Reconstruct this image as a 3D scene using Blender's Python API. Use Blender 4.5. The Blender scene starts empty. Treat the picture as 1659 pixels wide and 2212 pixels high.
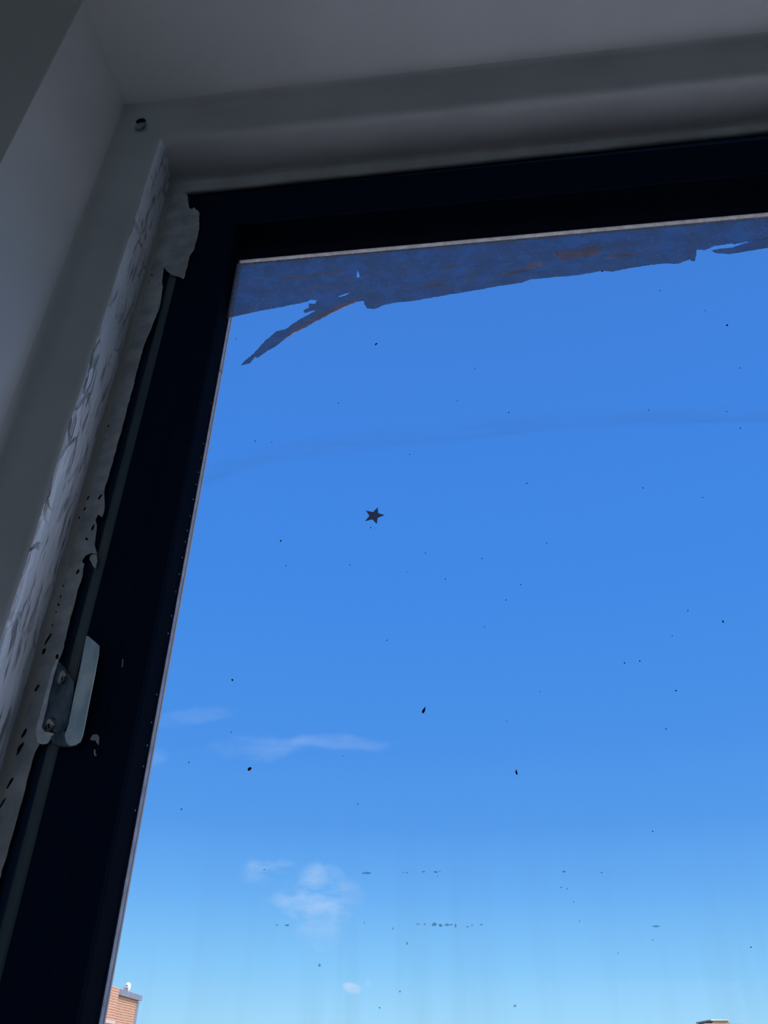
import bpy, bmesh, math, random
from mathutils import Vector, Matrix
from mathutils.geometry import tessellate_polygon
random.seed(7)
S = bpy.context.scene
COL = S.collection

def lin(r, g, b):
    f = lambda c: c / 12.92 if c <= .04045 else ((c + .055) / 1.055) ** 2.4
    return (f(r / 255), f(g / 255), f(b / 255), 1)

# ---------------------------------------------------------------- camera
EYE = Vector((0, 0, 1.6))
FPX = 1700.0
zc = Vector((40, 2456, -1700)).normalized()          # world up seen in camera axes
xc = Vector((16390, 910, 1700)); xc = (xc - zc * xc.dot(zc)).normalized()
yc = zc.cross(xc)
cam = bpy.data.cameras.new('camera'); camo = bpy.data.objects.new('camera', cam); COL.objects.link(camo)
camo.matrix_world = Matrix.Translation(EYE) @ Matrix((xc, yc, zc)).to_4x4()
cam.sensor_fit = 'VERTICAL'; cam.sensor_height = 32; cam.lens = 32 * FPX / 2212
cam.clip_start = .01; cam.clip_end = 2000
S.camera = camo

# ---------------------------------------------------------------- colour management
S.view_settings.view_transform = 'Standard'; S.view_settings.look = 'None'
S.view_settings.gamma = 1; S.view_settings.exposure = 0; S.view_settings.use_curve_mapping = False

# ---------------------------------------------------------------- sky
SKY = [(0.0, (166, 218, 250)), (.03, (160, 216, 251)), (.08, (134, 201, 251)), (.15, (106, 176, 244)), (.22, (86, 156, 236)),
       (.32, (74, 145, 232)), (.47, (66, 138, 230)), (.62, (64, 133, 227)), (.8, (64, 127, 217)), (1.0, (58, 116, 205))]
W = bpy.data.worlds.new('sky'); S.world = W; W.use_nodes = True
nt = W.node_tree; N = nt.nodes; L = nt.links; N.clear()
def nd(tree, t, **k):
    n = tree.nodes.new(t)
    for a, b in k.items(): setattr(n, a, b)
    return n
out = nd(nt, 'ShaderNodeOutputWorld'); bg = nd(nt, 'ShaderNodeBackground'); L.new(bg.outputs[0], out.inputs[0])
tc = nd(nt, 'ShaderNodeTexCoord'); sep = nd(nt, 'ShaderNodeSeparateXYZ'); L.new(tc.outputs['Generated'], sep.inputs[0])
rp = nd(nt, 'ShaderNodeValToRGB'); L.new(sep.outputs['Z'], rp.inputs[0])
el = rp.color_ramp.elements
el[0].position = SKY[0][0]; el[0].color = lin(*SKY[0][1]); el[1].position = 1; el[1].color = lin(*SKY[-1][1])
for p, c in SKY[1:-1]:
    e = el.new(p); e.color = lin(*c)
# the half of the sky on the sun's side, behind the house, is paler and brighter
sm = nd(nt, 'ShaderNodeMapRange', interpolation_type='SMOOTHSTEP'); SUN = Vector((.75, -.55, .75)).normalized()
sd = nd(nt, 'ShaderNodeVectorMath', operation='DOT_PRODUCT'); L.new(tc.outputs['Generated'], sd.inputs[0]); sd.inputs[1].default_value = SUN
L.new(sd.outputs['Value'], sm.inputs[0])
sm.inputs[1].default_value = .46; sm.inputs[2].default_value = .95; sm.inputs[3].default_value = 0; sm.inputs[4].default_value = 1
mxs = nd(nt, 'ShaderNodeMix', data_type='RGBA'); L.new(sm.outputs[0], mxs.inputs[0]); L.new(rp.outputs[0], mxs.inputs[6])
mxs.inputs[7].default_value = (4.6, 5.0, 6.1, 1)
cur = mxs.outputs[2]
def raydir(u, v):
    d = Vector((u - 829.5, -(v - 1106), -FPX)); return Vector((d.dot(xc), d.dot(yc), d.dot(zc)))
def cloud(u0, v0, u1, v1, wpx, strength, scale, seed):
    """a wisp of cirrus: elongated soft patch of sky between two directions, broken up by noise"""
    global cur
    a = raydir(u0, v0).normalized(); b = raydir(u1, v1).normalized(); c = (a + b).normalized()
    ax = (b - a); ln = ax.length / 2; ax.normalize(); up = c.cross(ax).normalized(); wd = wpx / 1900
    sub = nd(nt, 'ShaderNodeVectorMath', operation='SUBTRACT'); L.new(tc.outputs['Generated'], sub.inputs[0]); sub.inputs[1].default_value = c
    nz0 = nd(nt, 'ShaderNodeTexNoise'); nz0.inputs['Scale'].default_value = scale * 1.6; nz0.inputs['Detail'].default_value = 5; L.new(tc.outputs['Generated'], nz0.inputs['Vector'])
    off = nd(nt, 'ShaderNodeMath', operation='MULTIPLY_ADD'); L.new(nz0.outputs[0], off.inputs[0]); off.inputs[1].default_value = wd * 3.2; off.inputs[2].default_value = -wd * 1.6
    def dot(v):
        n = nd(nt, 'ShaderNodeVectorMath', operation='DOT_PRODUCT'); L.new(sub.outputs[0], n.inputs[0]); n.inputs[1].default_value = v; return n.outputs['Value']
    da = nd(nt, 'ShaderNodeMath', operation='DIVIDE'); L.new(dot(ax), da.inputs[0]); da.inputs[1].default_value = ln
    ad = nd(nt, 'ShaderNodeMath', operation='ADD'); L.new(dot(up), ad.inputs[0]); L.new(off.outputs[0], ad.inputs[1])
    db = nd(nt, 'ShaderNodeMath', operation='DIVIDE'); L.new(ad.outputs[0], db.inputs[0]); db.inputs[1].default_value = wd
    p1 = nd(nt, 'ShaderNodeMath', operation='POWER'); L.new(da.outputs[0], p1.inputs[0]); p1.inputs[1].default_value = 2
    p2 = nd(nt, 'ShaderNodeMath', operation='MULTIPLY'); L.new(db.outputs[0], p2.inputs[0]); L.new(db.outputs[0], p2.inputs[1])
    p1.operation = 'MULTIPLY'; L.new(da.outputs[0], p1.inputs[1])
    sm_ = nd(nt, 'ShaderNodeMath', operation='ADD'); L.new(p1.outputs[0], sm_.inputs[0]); L.new(p2.outputs[0], sm_.inputs[1])
    fc = nd(nt, 'ShaderNodeDotProduct') if False else nd(nt, 'ShaderNodeVectorMath', operation='DOT_PRODUCT')
    L.new(tc.outputs['Generated'], fc.inputs[0]); fc.inputs[1].default_value = c
    mr = nd(nt, 'ShaderNodeMapRange', interpolation_type='SMOOTHSTEP'); L.new(sm_.outputs[0], mr.inputs[0])
    mr.inputs[1].default_value = 1; mr.inputs[2].default_value = 0; mr.inputs[3].default_value = 0; mr.inputs[4].default_value = strength
    nz = nd(nt, 'ShaderNodeTexNoise'); nz.inputs['Scale'].default_value = scale; nz.inputs['Detail'].default_value = 6; nz.inputs['Roughness'].default_value = .6
    mp = nd(nt, 'ShaderNodeMapping'); L.new(tc.outputs['Generated'], mp.inputs[0]); mp.inputs['Scale'].default_value = (1, 1, 3); mp.inputs['Location'].default_value = (seed, seed, 0)
    L.new(mp.outputs[0], nz.inputs['Vector'])
    nr = nd(nt, 'ShaderNodeMapRange'); L.new(nz.outputs[0], nr.inputs[0]); nr.inputs[1].default_value = .38; nr.inputs[2].default_value = .68
    mu = nd(nt, 'ShaderNodeMath', operation='MULTIPLY'); L.new(mr.outputs[0], mu.inputs[0]); L.new(nr.outputs[0], mu.inputs[1])
    gt = nd(nt, 'ShaderNodeMath', operation='GREATER_THAN'); L.new(fc.outputs['Value'], gt.inputs[0]); gt.inputs[1].default_value = 0
    mu2 = nd(nt, 'ShaderNodeMath', operation='MULTIPLY'); L.new(mu.outputs[0], mu2.inputs[0]); L.new(gt.outputs[0], mu2.inputs[1])
    mx = nd(nt, 'ShaderNodeMix', data_type='RGBA'); L.new(mu2.outputs[0], mx.inputs[0]); L.new(cur, mx.inputs[6]); mx.inputs[7].default_value = lin(200, 224, 252)
    cur = mx.outputs[2]
cloud(430, 1640, 690, 1590, 34, .27, 6, 1)
cloud(600, 1592, 860, 1610, 22, .24, 6, 2)
cloud(300, 1570, 520, 1545, 22, .16, 6, 3)
cloud(290, 1640, 370, 1630, 22, .20, 6, 3.5)
cloud(510, 1876, 665, 1896, 34, .50, 12, 4)
cloud(650, 1870, 735, 1975, 85, .6, 12, 5)
cloud(565, 1945, 800, 1948, 40, .55, 14, 6)
cloud(640, 1965, 750, 2015, 60, .3, 14, 7)
cloud(738, 2122, 786, 2136, 12, 2.5, 3, 8)
cloud(785, 2121, 805, 2121, 7, .5, 3, 9)
L.new(cur, bg.inputs[0]); bg.inputs[1].default_value = 1.0

# ---------------------------------------------------------------- sun (behind the house, on the facades across the way)
sl = bpy.data.lights.new('sun', 'SUN'); sl.energy = 2.3; sl.angle = .01; sl.color = (1, .95, .9)
so = bpy.data.objects.new('sun', sl); COL.objects.link(so)
so.rotation_euler = (-SUN).to_track_quat('-Z', 'Y').to_euler(); so.location = (10, -10, 20)

# ---------------------------------------------------------------- helpers
def obj(name, bm, mat, parent=None, smooth=False):
    bmesh.ops.recalc_face_normals(bm, faces=bm.faces)
    me = bpy.data.meshes.new(name); bm.to_mesh(me); bm.free()
    for m in (mat if isinstance(mat, (list, tuple)) else [mat]): me.materials.append(m)
    if smooth:
        for p in me.polygons: p.use_smooth = True
    o = bpy.data.objects.new(name, me); COL.objects.link(o)
    if parent:
        o.parent = parent
        o.matrix_parent_inverse = Matrix.Translation(-parent.location)
    return o
def tag(o, label, cat=None, group=None, kind=None):
    if label: o['label'] = label
    if cat: o['category'] = cat
    if group: o['group'] = group
    if kind: o['kind'] = kind
    return o
def thing(name, loc, label, cat, group=None, kind=None):
    o = bpy.data.objects.new(name, None); COL.objects.link(o); o.location = loc
    o.empty_display_size = .05
    return tag(o, label, cat, group, kind)
def box(bm, a, b):
    v = [bm.verts.new((x, y, z)) for x in (a[0], b[0]) for y in (a[1], b[1]) for z in (a[2], b[2])]
    for q in ((0, 1, 3, 2), (4, 6, 7, 5), (0, 4, 5, 1), (2, 3, 7, 6), (0, 2, 6, 4), (1, 5, 7, 3)): bm.faces.new([v[i] for i in q])
def at(u, v, y):
    """the place on the plane y seen in that direction from the eye"""
    r = raydir(u, v); return EYE + r * (y / r.y)
def jag(pts, step, amp, closed=True, seed=1):
    """torn edge: subdivide a polyline and roughen it (units of the glass plane, metres)"""
    R = random.Random(seed); o = []
    n = len(pts)
    for i in range(n if closed else n - 1):
        a, b = pts[i], pts[(i + 1) % n]
        d = math.dist(a, b); k = max(1, int(d / step)); nx, nz = (b[1] - a[1]) / (d + 1e-9), -(b[0] - a[0]) / (d + 1e-9)
        for j in range(k):
            t = j / k; r = 0 if j == 0 else R.uniform(-amp, amp)
            o.append((a[0] + (b[0] - a[0]) * t + nx * r, a[1] + (b[1] - a[1]) * t + nz * r))
    if not closed: o.append(pts[-1])
    return o
def slab(bm, loops, y0, y1):
    """flat sheet with real thickness between y0 and y1, outline loops of (x, z); further loops are holes"""
    tess = tessellate_polygon([[Vector((p[0], p[1], 0)) for p in l] for l in loops])
    flat = [p for l in loops for p in l]
    A = [bm.verts.new((p[0], y0, p[1])) for p in flat]; B = [bm.verts.new((p[0], y1, p[1])) for p in flat]
    for t in tess:
        try: bm.faces.new([A[i] for i in t]); bm.faces.new([B[i] for i in reversed(t)])
        except ValueError: pass
    k = 0
    for l in loops:
        n = len(l)
        for i in range(n):
            a, b = k + i, k + (i + 1) % n
            try: bm.faces.new((A[a], A[b], B[b], B[a]))
            except ValueError: pass
        k += n
def trace(pix, y): return [(p.x, p.z) for p in (at(u, v, y) for u, v in pix)]

def mat(name, base, rough=.5, spec=.5, metal=0):
    m = bpy.data.materials.new(name); m.use_nodes = True
    b = m.node_tree.nodes['Principled BSDF']
    b.inputs['Base Color'].default_value = (*base[:3], 1); b.inputs['Roughness'].default_value = rough
    b.inputs['Specular IOR Level'].default_value = spec; b.inputs['Metallic'].default_value = metal
    return m
def nodes(m): return m.node_tree, m.node_tree.nodes['Principled BSDF']
def noise_tex(t, scale, detail=4, stretch=(1, 1, 1), coord='Object', rough=.5):
    c = nd(t, 'ShaderNodeTexCoord'); mp = nd(t, 'ShaderNodeMapping'); mp.inputs['Scale'].default_value = stretch
    t.links.new(c.outputs[coord], mp.inputs[0])
    n = nd(t, 'ShaderNodeTexNoise'); n.inputs['Scale'].default_value = scale; n.inputs['Detail'].default_value = detail; n.inputs['Roughness'].default_value = rough
    t.links.new(mp.outputs[0], n.inputs['Vector']); return n.outputs[0], mp.outputs[0]
def vary(m, c0, c1, scale, stretch=(1, 1, 1), lo=.35, hi=.65):
    t, b = nodes(m); n, _ = noise_tex(t, scale, 4, stretch)
    r = nd(t, 'ShaderNodeValToRGB'); r.color_ramp.elements[0].position = lo; r.color_ramp.elements[1].position = hi
    r.color_ramp.elements[0].color = (*c0[:3], 1); r.color_ramp.elements[1].color = (*c1[:3], 1)
    t.links.new(n, r.inputs[0]); t.links.new(r.outputs[0], b.inputs['Base Color']); return r
def bump(m, h, strength, dist):
    t, b = nodes(m); bp = nd(t, 'ShaderNodeBump'); bp.inputs['Strength'].default_value = strength; bp.inputs['Distance'].default_value = dist
    t.links.new(h, bp.inputs['Height']); t.links.new(bp.outputs[0], b.inputs['Normal']); return bp

# ---------------------------------------------------------------- materials
M_wall = mat('wall_paint', (.6, .59, .57), .7, .3); vary(M_wall, (.56, .55, .53), (.62, .61, .59), 3)
bump(M_wall, noise_tex(M_wall.node_tree, 60)[0], .15, .002)
M_reveal = mat('reveal_paint', (.66, .65, .63), .42, .7); vary(M_reveal, (.63, .62, .60), (.69, .68, .665), 7)
bump(M_reveal, noise_tex(M_reveal.node_tree, 35, 6)[0], .25, .003)
M_head = mat('frame_paint', (.6, .58, .56), .45, .4); vary(M_head, (.54, .53, .52), (.62, .6, .585), 9, (1, 1, 1))
t = M_head.node_tree
bump(M_head, noise_tex(t, 30, 7, (.35, 2, 1))[0], .35, .003)
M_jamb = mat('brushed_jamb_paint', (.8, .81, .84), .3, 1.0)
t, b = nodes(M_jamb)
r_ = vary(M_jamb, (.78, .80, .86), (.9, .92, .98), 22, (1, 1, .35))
n1, mp1 = noise_tex(t, 70, 5, (1, 1, .22), rough=.65)
vo = nd(t, 'ShaderNodeTexVoronoi', feature='DISTANCE_TO_EDGE'); vo.inputs['Scale'].default_value = 55
nv, _ = noise_tex(t, 20, 3); mp2 = nd(t, 'ShaderNodeMapping'); mp2.inputs['Scale'].default_value = (1, 1, .3)
cc = nd(t, 'ShaderNodeTexCoord'); va = nd(t, 'ShaderNodeVectorMath', operation='ADD'); t.links.new(cc.outputs['Object'], va.inputs[0])
sc = nd(t, 'ShaderNodeVectorMath', operation='SCALE'); sc.inputs['Scale'].default_value = .03
nn = nd(t, 'ShaderNodeTexNoise'); nn.inputs['Scale'].default_value = 18; t.links.new(cc.outputs['Object'], nn.inputs['Vector']); t.links.new(nn.outputs['Color'], sc.inputs[0])
t.links.new(sc.outputs[0], va.inputs[1]); t.links.new(va.outputs[0], mp2.inputs[0]); t.links.new(mp2.outputs[0], vo.inputs['Vector'])
vr = nd(t, 'ShaderNodeMapRange'); t.links.new(vo.outputs[0], vr.inputs[0]); vr.inputs[1].default_value = 0; vr.inputs[2].default_value = .07
msk = nd(t, 'ShaderNodeMapRange'); t.links.new(nv, msk.inputs[0]); msk.inputs[1].default_value = .45; msk.inputs[2].default_value = .6
nd3, _ = noise_tex(t, 150, 2, (1, 1, .2)); dsh = nd(t, 'ShaderNodeMapRange'); t.links.new(nd3, dsh.inputs[0]); dsh.inputs[1].default_value = .33; dsh.inputs[2].default_value = .42
mnn = nd(t, 'ShaderNodeMath', operation='MINIMUM')
mxm = nd(t, 'ShaderNodeMath', operation='MAXIMUM'); inv = nd(t, 'ShaderNodeMath', operation='SUBTRACT'); inv.inputs[0].default_value = 1
t.links.new(msk.outputs[0], inv.inputs[1]); t.links.new(vr.outputs[0], mxm.inputs[0]); t.links.new(inv.outputs[0], mxm.inputs[1])
t.links.new(mxm.outputs[0], mnn.inputs[0]); t.links.new(dsh.outputs[0], mnn.inputs[1])
ad = nd(t, 'ShaderNodeMath', operation='MULTIPLY_ADD'); t.links.new(mnn.outputs[0], ad.inputs[0]); ad.inputs[1].default_value = .6; t.links.new(n1, ad.inputs[2])
bump(M_jamb, ad.outputs[0], .9, .004)
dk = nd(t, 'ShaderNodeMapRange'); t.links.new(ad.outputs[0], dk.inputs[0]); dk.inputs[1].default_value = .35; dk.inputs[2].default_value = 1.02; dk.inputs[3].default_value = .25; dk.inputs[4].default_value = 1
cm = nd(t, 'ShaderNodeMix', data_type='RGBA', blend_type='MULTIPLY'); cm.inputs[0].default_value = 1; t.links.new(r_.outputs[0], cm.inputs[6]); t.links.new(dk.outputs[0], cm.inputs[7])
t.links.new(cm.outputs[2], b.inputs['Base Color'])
M_face = mat('stop_paint', (.56, .55, .53), .55, .3); vary(M_face, (.5, .49, .47), (.6, .59, .56), 25, (1, 1, .4))
bump(M_face, noise_tex(M_face.node_tree, 90, 5, (1, 1, .4))[0], .3, .001)
M_black = mat('black_anodised', (.006, .015, .035), .7, .01)
bump(M_black, noise_tex(M_black.node_tree, 200, 3)[0], .1, .0004)
M_returnDark = mat('darkened_return_black', (.0015, .003, .007), .9, .01)  # sash black made darker still, painting shade onto the sky-lit inner return
M_track = mat('dull_track_metal', (.09, .12, .14), .5, .3); vary(M_track, (.055, .085, .11), (.12, .145, .15), 12, (1, 1, .4))
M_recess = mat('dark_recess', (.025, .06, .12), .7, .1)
M_steel = mat('galvanised_steel', (.7, .8, .85), .4, .5, .2); vary(M_steel, (.5, .66, .72), (.8, .9, .92), 90, (1, 1, .5))
bump(M_steel, noise_tex(M_steel.node_tree, 260, 4)[0], .4, .0006)
M_plate = mat('tarnished_plate', (.13, .18, .24), .5, .4, .2); vary(M_plate, (.05, .08, .11), (.22, .27, .33), 70, (1, 1, .5))
M_screw = mat('painted_screw', (.25, .26, .27), .45, .4, .3); vary(M_screw, (.03, .03, .035), (.4, .38, .38), 160)
M_flake = mat('paint_flake', (.55, .54, .53), .5, .3); vary(M_flake, (.4, .4, .41), (.62, .6, .58), 60)
bump(M_flake, noise_tex(M_flake.node_tree, 90, 5, (1, 1, .3))[0], .25, .0006)
M_rimLit = mat('lit_rim_paint', (.8, .79, .8), .4, .4); vary(M_rimLit, (.66, .65, .67), (.88, .87, .88), 120)  # rim's paint made paler to stand for light on its turned edge
M_bare = mat('bare_patch', (.01, .012, .016), .8, .1)
M_bead = mat('glazing_seal', (.62, .58, .55), .6, .2); vary(M_bead, (.5, .46, .44), (.68, .65, .63), 120, (1, 1, 1))
M_sealDim = mat('dimmed_glazing_seal', (.26, .28, .34), .6, .2); vary(M_sealDim, (.2, .22, .28), (.32, .34, .4), 90)  # same glazing seal toned darker and bluer, dimming its light through the colour
M_sealE = mat('seal_lip', (.4, .36, .36), .6, .2)
M_speck = mat('dark_speck', (.015, .012, .03), .7, .1); vary(M_speck, (.008, .008, .03), (.04, .02, .035), 600)
M_floor = mat('wood_floor', (.3, .2, .12), .5); vary(M_floor, (.22, .14, .08), (.36, .25, .16), 4, (1, 12, 1))
M_ceil = mat('ceiling_paint', (.62, .61, .6), .8); vary(M_ceil, (.6, .59, .58), (.64, .63, .62), 4)
M_ground = mat('street', (.45, .45, .46), .9); vary(M_ground, (.24, .24, .23), (.31, .30, .29), .3)
M_cop = mat('grey_coping', (.15, .15, .17), .6); vary(M_cop, (.13, .13, .155), (.17, .17, .19), 2)
M_dome = mat('white_plastic', (.48, .47, .4), .6); vary(M_dome, (.45, .44, .37), (.5, .49, .43), 2)
M_domeD = mat('dark_logo_smudge', (.05, .05, .05), .5); vary(M_domeD, (.04, .04, .04), (.06, .06, .06), 8)
M_brown = mat('brown_render', (.28, .17, .12), .8); vary(M_brown, (.24, .14, .1), (.32, .2, .15), .6)
M_copper = mat('green_copper', (.3, .36, .22), .7); vary(M_copper, (.26, .32, .2), (.36, .4, .26), .8)
M_band = mat('terracotta_band', (.36, .18, .13), .8); vary(M_band, (.33, .16, .11), (.4, .2, .15), .7)

def brick(name, c1, c2, mortar, shift=0):
    m = mat(name, c1, .85, .2); t, b = nodes(m)
    c = nd(t, 'ShaderNodeTexCoord'); mp = nd(t, 'ShaderNodeMapping'); t.links.new(c.outputs['UV'], mp.inputs[0])
    br = nd(t, 'ShaderNodeTexBrick'); t.links.new(mp.outputs[0], br.inputs['Vector'])
    br.inputs['Color1'].default_value = (*c1, 1); br.inputs['Color2'].default_value = (*c2, 1); br.inputs['Mortar'].default_value = (*mortar, 1)
    br.inputs['Scale'].default_value = 1; br.inputs['Brick Width'].default_value = .6; br.inputs['Row Height'].default_value = .115
    br.inputs['Mortar Size'].default_value = .028; br.inputs['Mortar Smooth'].default_value = .3
    t.links.new(br.outputs['Color'], b.inputs['Base Color']); return m
M_brickA = brick('pink_brick', (.27, .115, .085), (.33, .15, .10), (.46, .28, .165))
M_brickB = brick('orange_brick', (.25, .11, .065), (.3, .15, .09), (.44, .27, .16))

# clear glass: mostly transmits, a little mirror reflection; faint rain streaks of dust towards the bottom
M_glass = bpy.data.materials.new('window_glass'); M_glass.use_nodes = True
t = M_glass.node_tree; t.nodes.clear()
o_ = nd(t, 'ShaderNodeOutputMaterial'); tr = nd(t, 'ShaderNodeBsdfTransparent'); gl = nd(t, 'ShaderNodeBsdfGlossy'); gl.inputs['Roughness'].default_value = .02
lw = nd(t, 'ShaderNodeLayerWeight'); lw.inputs[0].default_value = .5
pw = nd(t, 'ShaderNodeMath', operation='POWER'); t.links.new(lw.outputs['Facing'], pw.inputs[0]); pw.inputs[1].default_value = 5
fr = nd(t, 'ShaderNodeMath', operation='MULTIPLY_ADD'); t.links.new(pw.outputs[0], fr.inputs[0]); fr.inputs[1].default_value = .5; fr.inputs[2].default_value = .006
mx = nd(t, 'ShaderNodeMixShader'); t.links.new(fr.outputs[0], mx.inputs[0]); t.links.new(tr.outputs[0], mx.inputs[1]); t.links.new(gl.outputs[0], mx.inputs[2])
df = nd(t, 'ShaderNodeBsdfDiffuse'); df.inputs[0].default_value = (.42, .42, .42, 1)
st, _ = noise_tex(t, 55, 3, (1, 1, .06)); sp, _ = noise_tex(t, 9, 3, (1, 1, .4))
cs = nd(t, 'ShaderNodeTexCoord'); sx = nd(t, 'ShaderNodeSeparateXYZ'); t.links.new(cs.outputs['Object'], sx.inputs[0])
low = nd(t, 'ShaderNodeMapRange'); t.links.new(sx.outputs['Z'], low.inputs[0]); low.inputs[1].default_value = 1.77; low.inputs[2].default_value = 1.62
s1 = nd(t, 'ShaderNodeMapRange'); t.links.new(st, s1.inputs[0]); s1.inputs[1].default_value = .45; s1.inputs[2].default_value = .72
s2 = nd(t, 'ShaderNodeMath', operation='MULTIPLY'); t.links.new(s1.outputs[0], s2.inputs[0]); t.links.new(sp, s2.inputs[1])
s3 = nd(t, 'ShaderNodeMath', operation='MULTIPLY'); t.links.new(s2.outputs[0], s3.inputs[0]); t.links.new(low.outputs[0], s3.inputs[1])
s4 = nd(t, 'ShaderNodeMath', operation='MULTIPLY'); t.links.new(s3.outputs[0], s4.inputs[0]); s4.inputs[1].default_value = .10
m2 = nd(t, 'ShaderNodeMixShader'); t.links.new(s4.outputs[0], m2.inputs[0]); t.links.new(mx.outputs[0], m2.inputs[1]); t.links.new(df.outputs[0], m2.inputs[2])
t.links.new(m2.outputs[0], o_.inputs[0])

def film(name, col, tint, a0, a1, scale, stretch, uvfade=False, dcol=None, through=.5):
    """translucent film left on the glass: part see-through, part matt, broken up by noise"""
    m = bpy.data.materials.new(name); m.use_nodes = True; t = m.node_tree; t.nodes.clear()
    o_ = nd(t, 'ShaderNodeOutputMaterial'); tr = nd(t, 'ShaderNodeBsdfTransparent'); tr.inputs[0].default_value = (*tint, 1)
    df = nd(t, 'ShaderNodeBsdfDiffuse'); tl = nd(t, 'ShaderNodeBsdfTranslucent'); dt = nd(t, 'ShaderNodeMixShader'); dt.inputs[0].default_value = through; mx = nd(t, 'ShaderNodeMixShader')
    t.links.new(df.outputs[0], dt.inputs[1]); t.links.new(tl.outputs[0], dt.inputs[2])
    n, _ = noise_tex(t, scale, 7, stretch, rough=.6)
    mr = nd(t, 'ShaderNodeMapRange'); t.links.new(n, mr.inputs[0]); mr.inputs[1].default_value = .3; mr.inputs[2].default_value = .7; mr.inputs[3].default_value = a0; mr.inputs[4].default_value = a1
    r = nd(t, 'ShaderNodeValToRGB'); n2, _ = noise_tex(t, scale * 1.3, 6, (stretch[0] * .6, 1, stretch[2] * 1.5), rough=.7)
    t.links.new(n2, r.inputs[0]); r.color_ramp.elements[0].position = .5; r.color_ramp.elements[1].position = .68
    r.color_ramp.elements[0].color = (*col, 1); r.color_ramp.elements[1].color = (*(dcol or col), 1); t.links.new(r.outputs[0], df.inputs[0]); t.links.new(r.outputs[0], tl.inputs[0])
    fac = mr.outputs[0]
    if uvfade:
        uv = nd(t, 'ShaderNodeTexCoord'); sx = nd(t, 'ShaderNodeSeparateXYZ'); t.links.new(uv.outputs['UV'], sx.inputs[0])
        rr = nd(t, 'ShaderNodeValToRGB'); t.links.new(sx.outputs['Y'], rr.inputs[0])
        e = rr.color_ramp.elements; e[0].position = 0; e[0].color = (0, 0, 0, 1); e[1].position = 1; e[1].color = (0, 0, 0, 1)
        k = e.new(.22); k.color = (1, 1, 1, 1); k = e.new(.6); k.color = (.5, .5, .5, 1)
        mu = nd(t, 'ShaderNodeMath', operation='MULTIPLY'); t.links.new(fac, mu.inputs[0]); t.links.new(rr.outputs[0], mu.inputs[1]); fac = mu.outputs[0]
    t.links.new(fac, mx.inputs[0]); t.links.new(tr.outputs[0], mx.inputs[1]); t.links.new(dt.outputs[0], mx.inputs[2]); t.links.new(mx.outputs[0], o_.inputs[0])
    return m
M_res = film('old_film_residue', (.3, .31, .36), (.55, .6, .66), .2, .6, 38, (1, 1, 1.2), dcol=(.42, .36, .38))
M_streak = film('bare_primer_streak', (.95, .74, .72), (.9, .9, .9), .3, .95, 110, (.35, 1, 2.5), through=.85)
M_star = film('sticker_navy', (.3, .33, .46), (.1, .1, .1), .9, 1, 300, (1, 1, 1))
M_smear = film('wiping_smear', (.25, .25, .3), (1, 1, 1), .03, .17, 22, (.5, 1, 4), True)
M_mark = film('pale_grease_mark', (.2, .24, .3), (.85, .87, .9), .12, .4, 90, (1, 1, 1))

# ---------------------------------------------------------------- the room
D = .55                       # distance eye to the face of the sash
XL, XR, ZT, ZB = -.3252, .875, 1.6 + .8846, 1.15   # opening of the sash face
def ring(bm, prof, sides='LTRB', mat_of=None, ztop=None):
    """mouldings mitred round the opening; profile points are (outwards, depth from the sash face)"""
    cs = [(XL, ZB, -1, -1), (XL, ZT, -1, 1), (XR, ZT, 1, 1), (XR, ZB, 1, -1)]
    rows = [[bm.verts.new((cx + sx * t, D + y, cz + sz * t)) for t, y in prof] for cx, cz, sx, sz in cs]
    for k, s in enumerate('LTRB'):
        if s not in sides: continue
        a, b = rows[k], rows[(k + 1) % 4]
        for i in range(len(prof) - 1):
            f = bm.faces.new((a[i], a[i + 1], b[i + 1], b[i]))
            if mat_of: f.material_index = mat_of(s, i)
def solid_ring(name, prof, m, parent, **k):
    bm = bmesh.new(); ring(bm, prof + [prof[0]], **k); return obj(name, bm, m, parent)

WY = D - .2045                # room side of the window wall
WX0, WX1, WY0, ZC = -2.2, 2.4, -3.6, 2.78
def structure(name, m, boxes, label, cat):
    bm = bmesh.new()
    for a, b_ in boxes: box(bm, a, b_)
    return tag(obj(name, bm, m), label, cat, kind='structure')
# window wall with its plastered reveal
bm = bmesh.new()
t0 = .0588
x0, x1, z0, z1 = XL - t0, XR + t0, ZB - t0, ZT + t0
for a, b_ in (((WX0 - .2, WY, 0), (x0, D + .12, ZC)), ((x1, WY, 0), (WX1 + .2, D + .12, ZC)), ((x0, WY, z1), (x1, D + .12, ZC)), ((x0, WY, 0), (x1, D + .12, z0))):
    box(bm, a, b_)
tag(obj('wall_front', bm, M_wall), 'dark grey-looking painted wall around the window, seen at the top left corner', 'wall', kind='structure')
bm = bmesh.new()
NR = 10
pr = [(.0592, -.2046), (.0580, -.2046), (.0575, -.2043)]
for i in range(1, NR + 1):
    s = i / NR
    pr.append((.0575, -.2045 + s * .1150))
ring(bm, pr)
tag(obj('trim_1', bm, M_reveal, smooth=False), 'smooth off-white plaster reveal between wall edge and window frame', 'window reveal', kind='structure')
structure('wall_left', M_wall, [((WX0 - .2, WY0, 0), (WX0, WY, ZC))], 'plain painted side wall left of the window, out of view', 'wall')
structure('wall_right', M_wall, [((WX1, WY0, 0), (WX1 + .2, WY, ZC))], 'plain painted side wall right of the window, out of view', 'wall')
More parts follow.
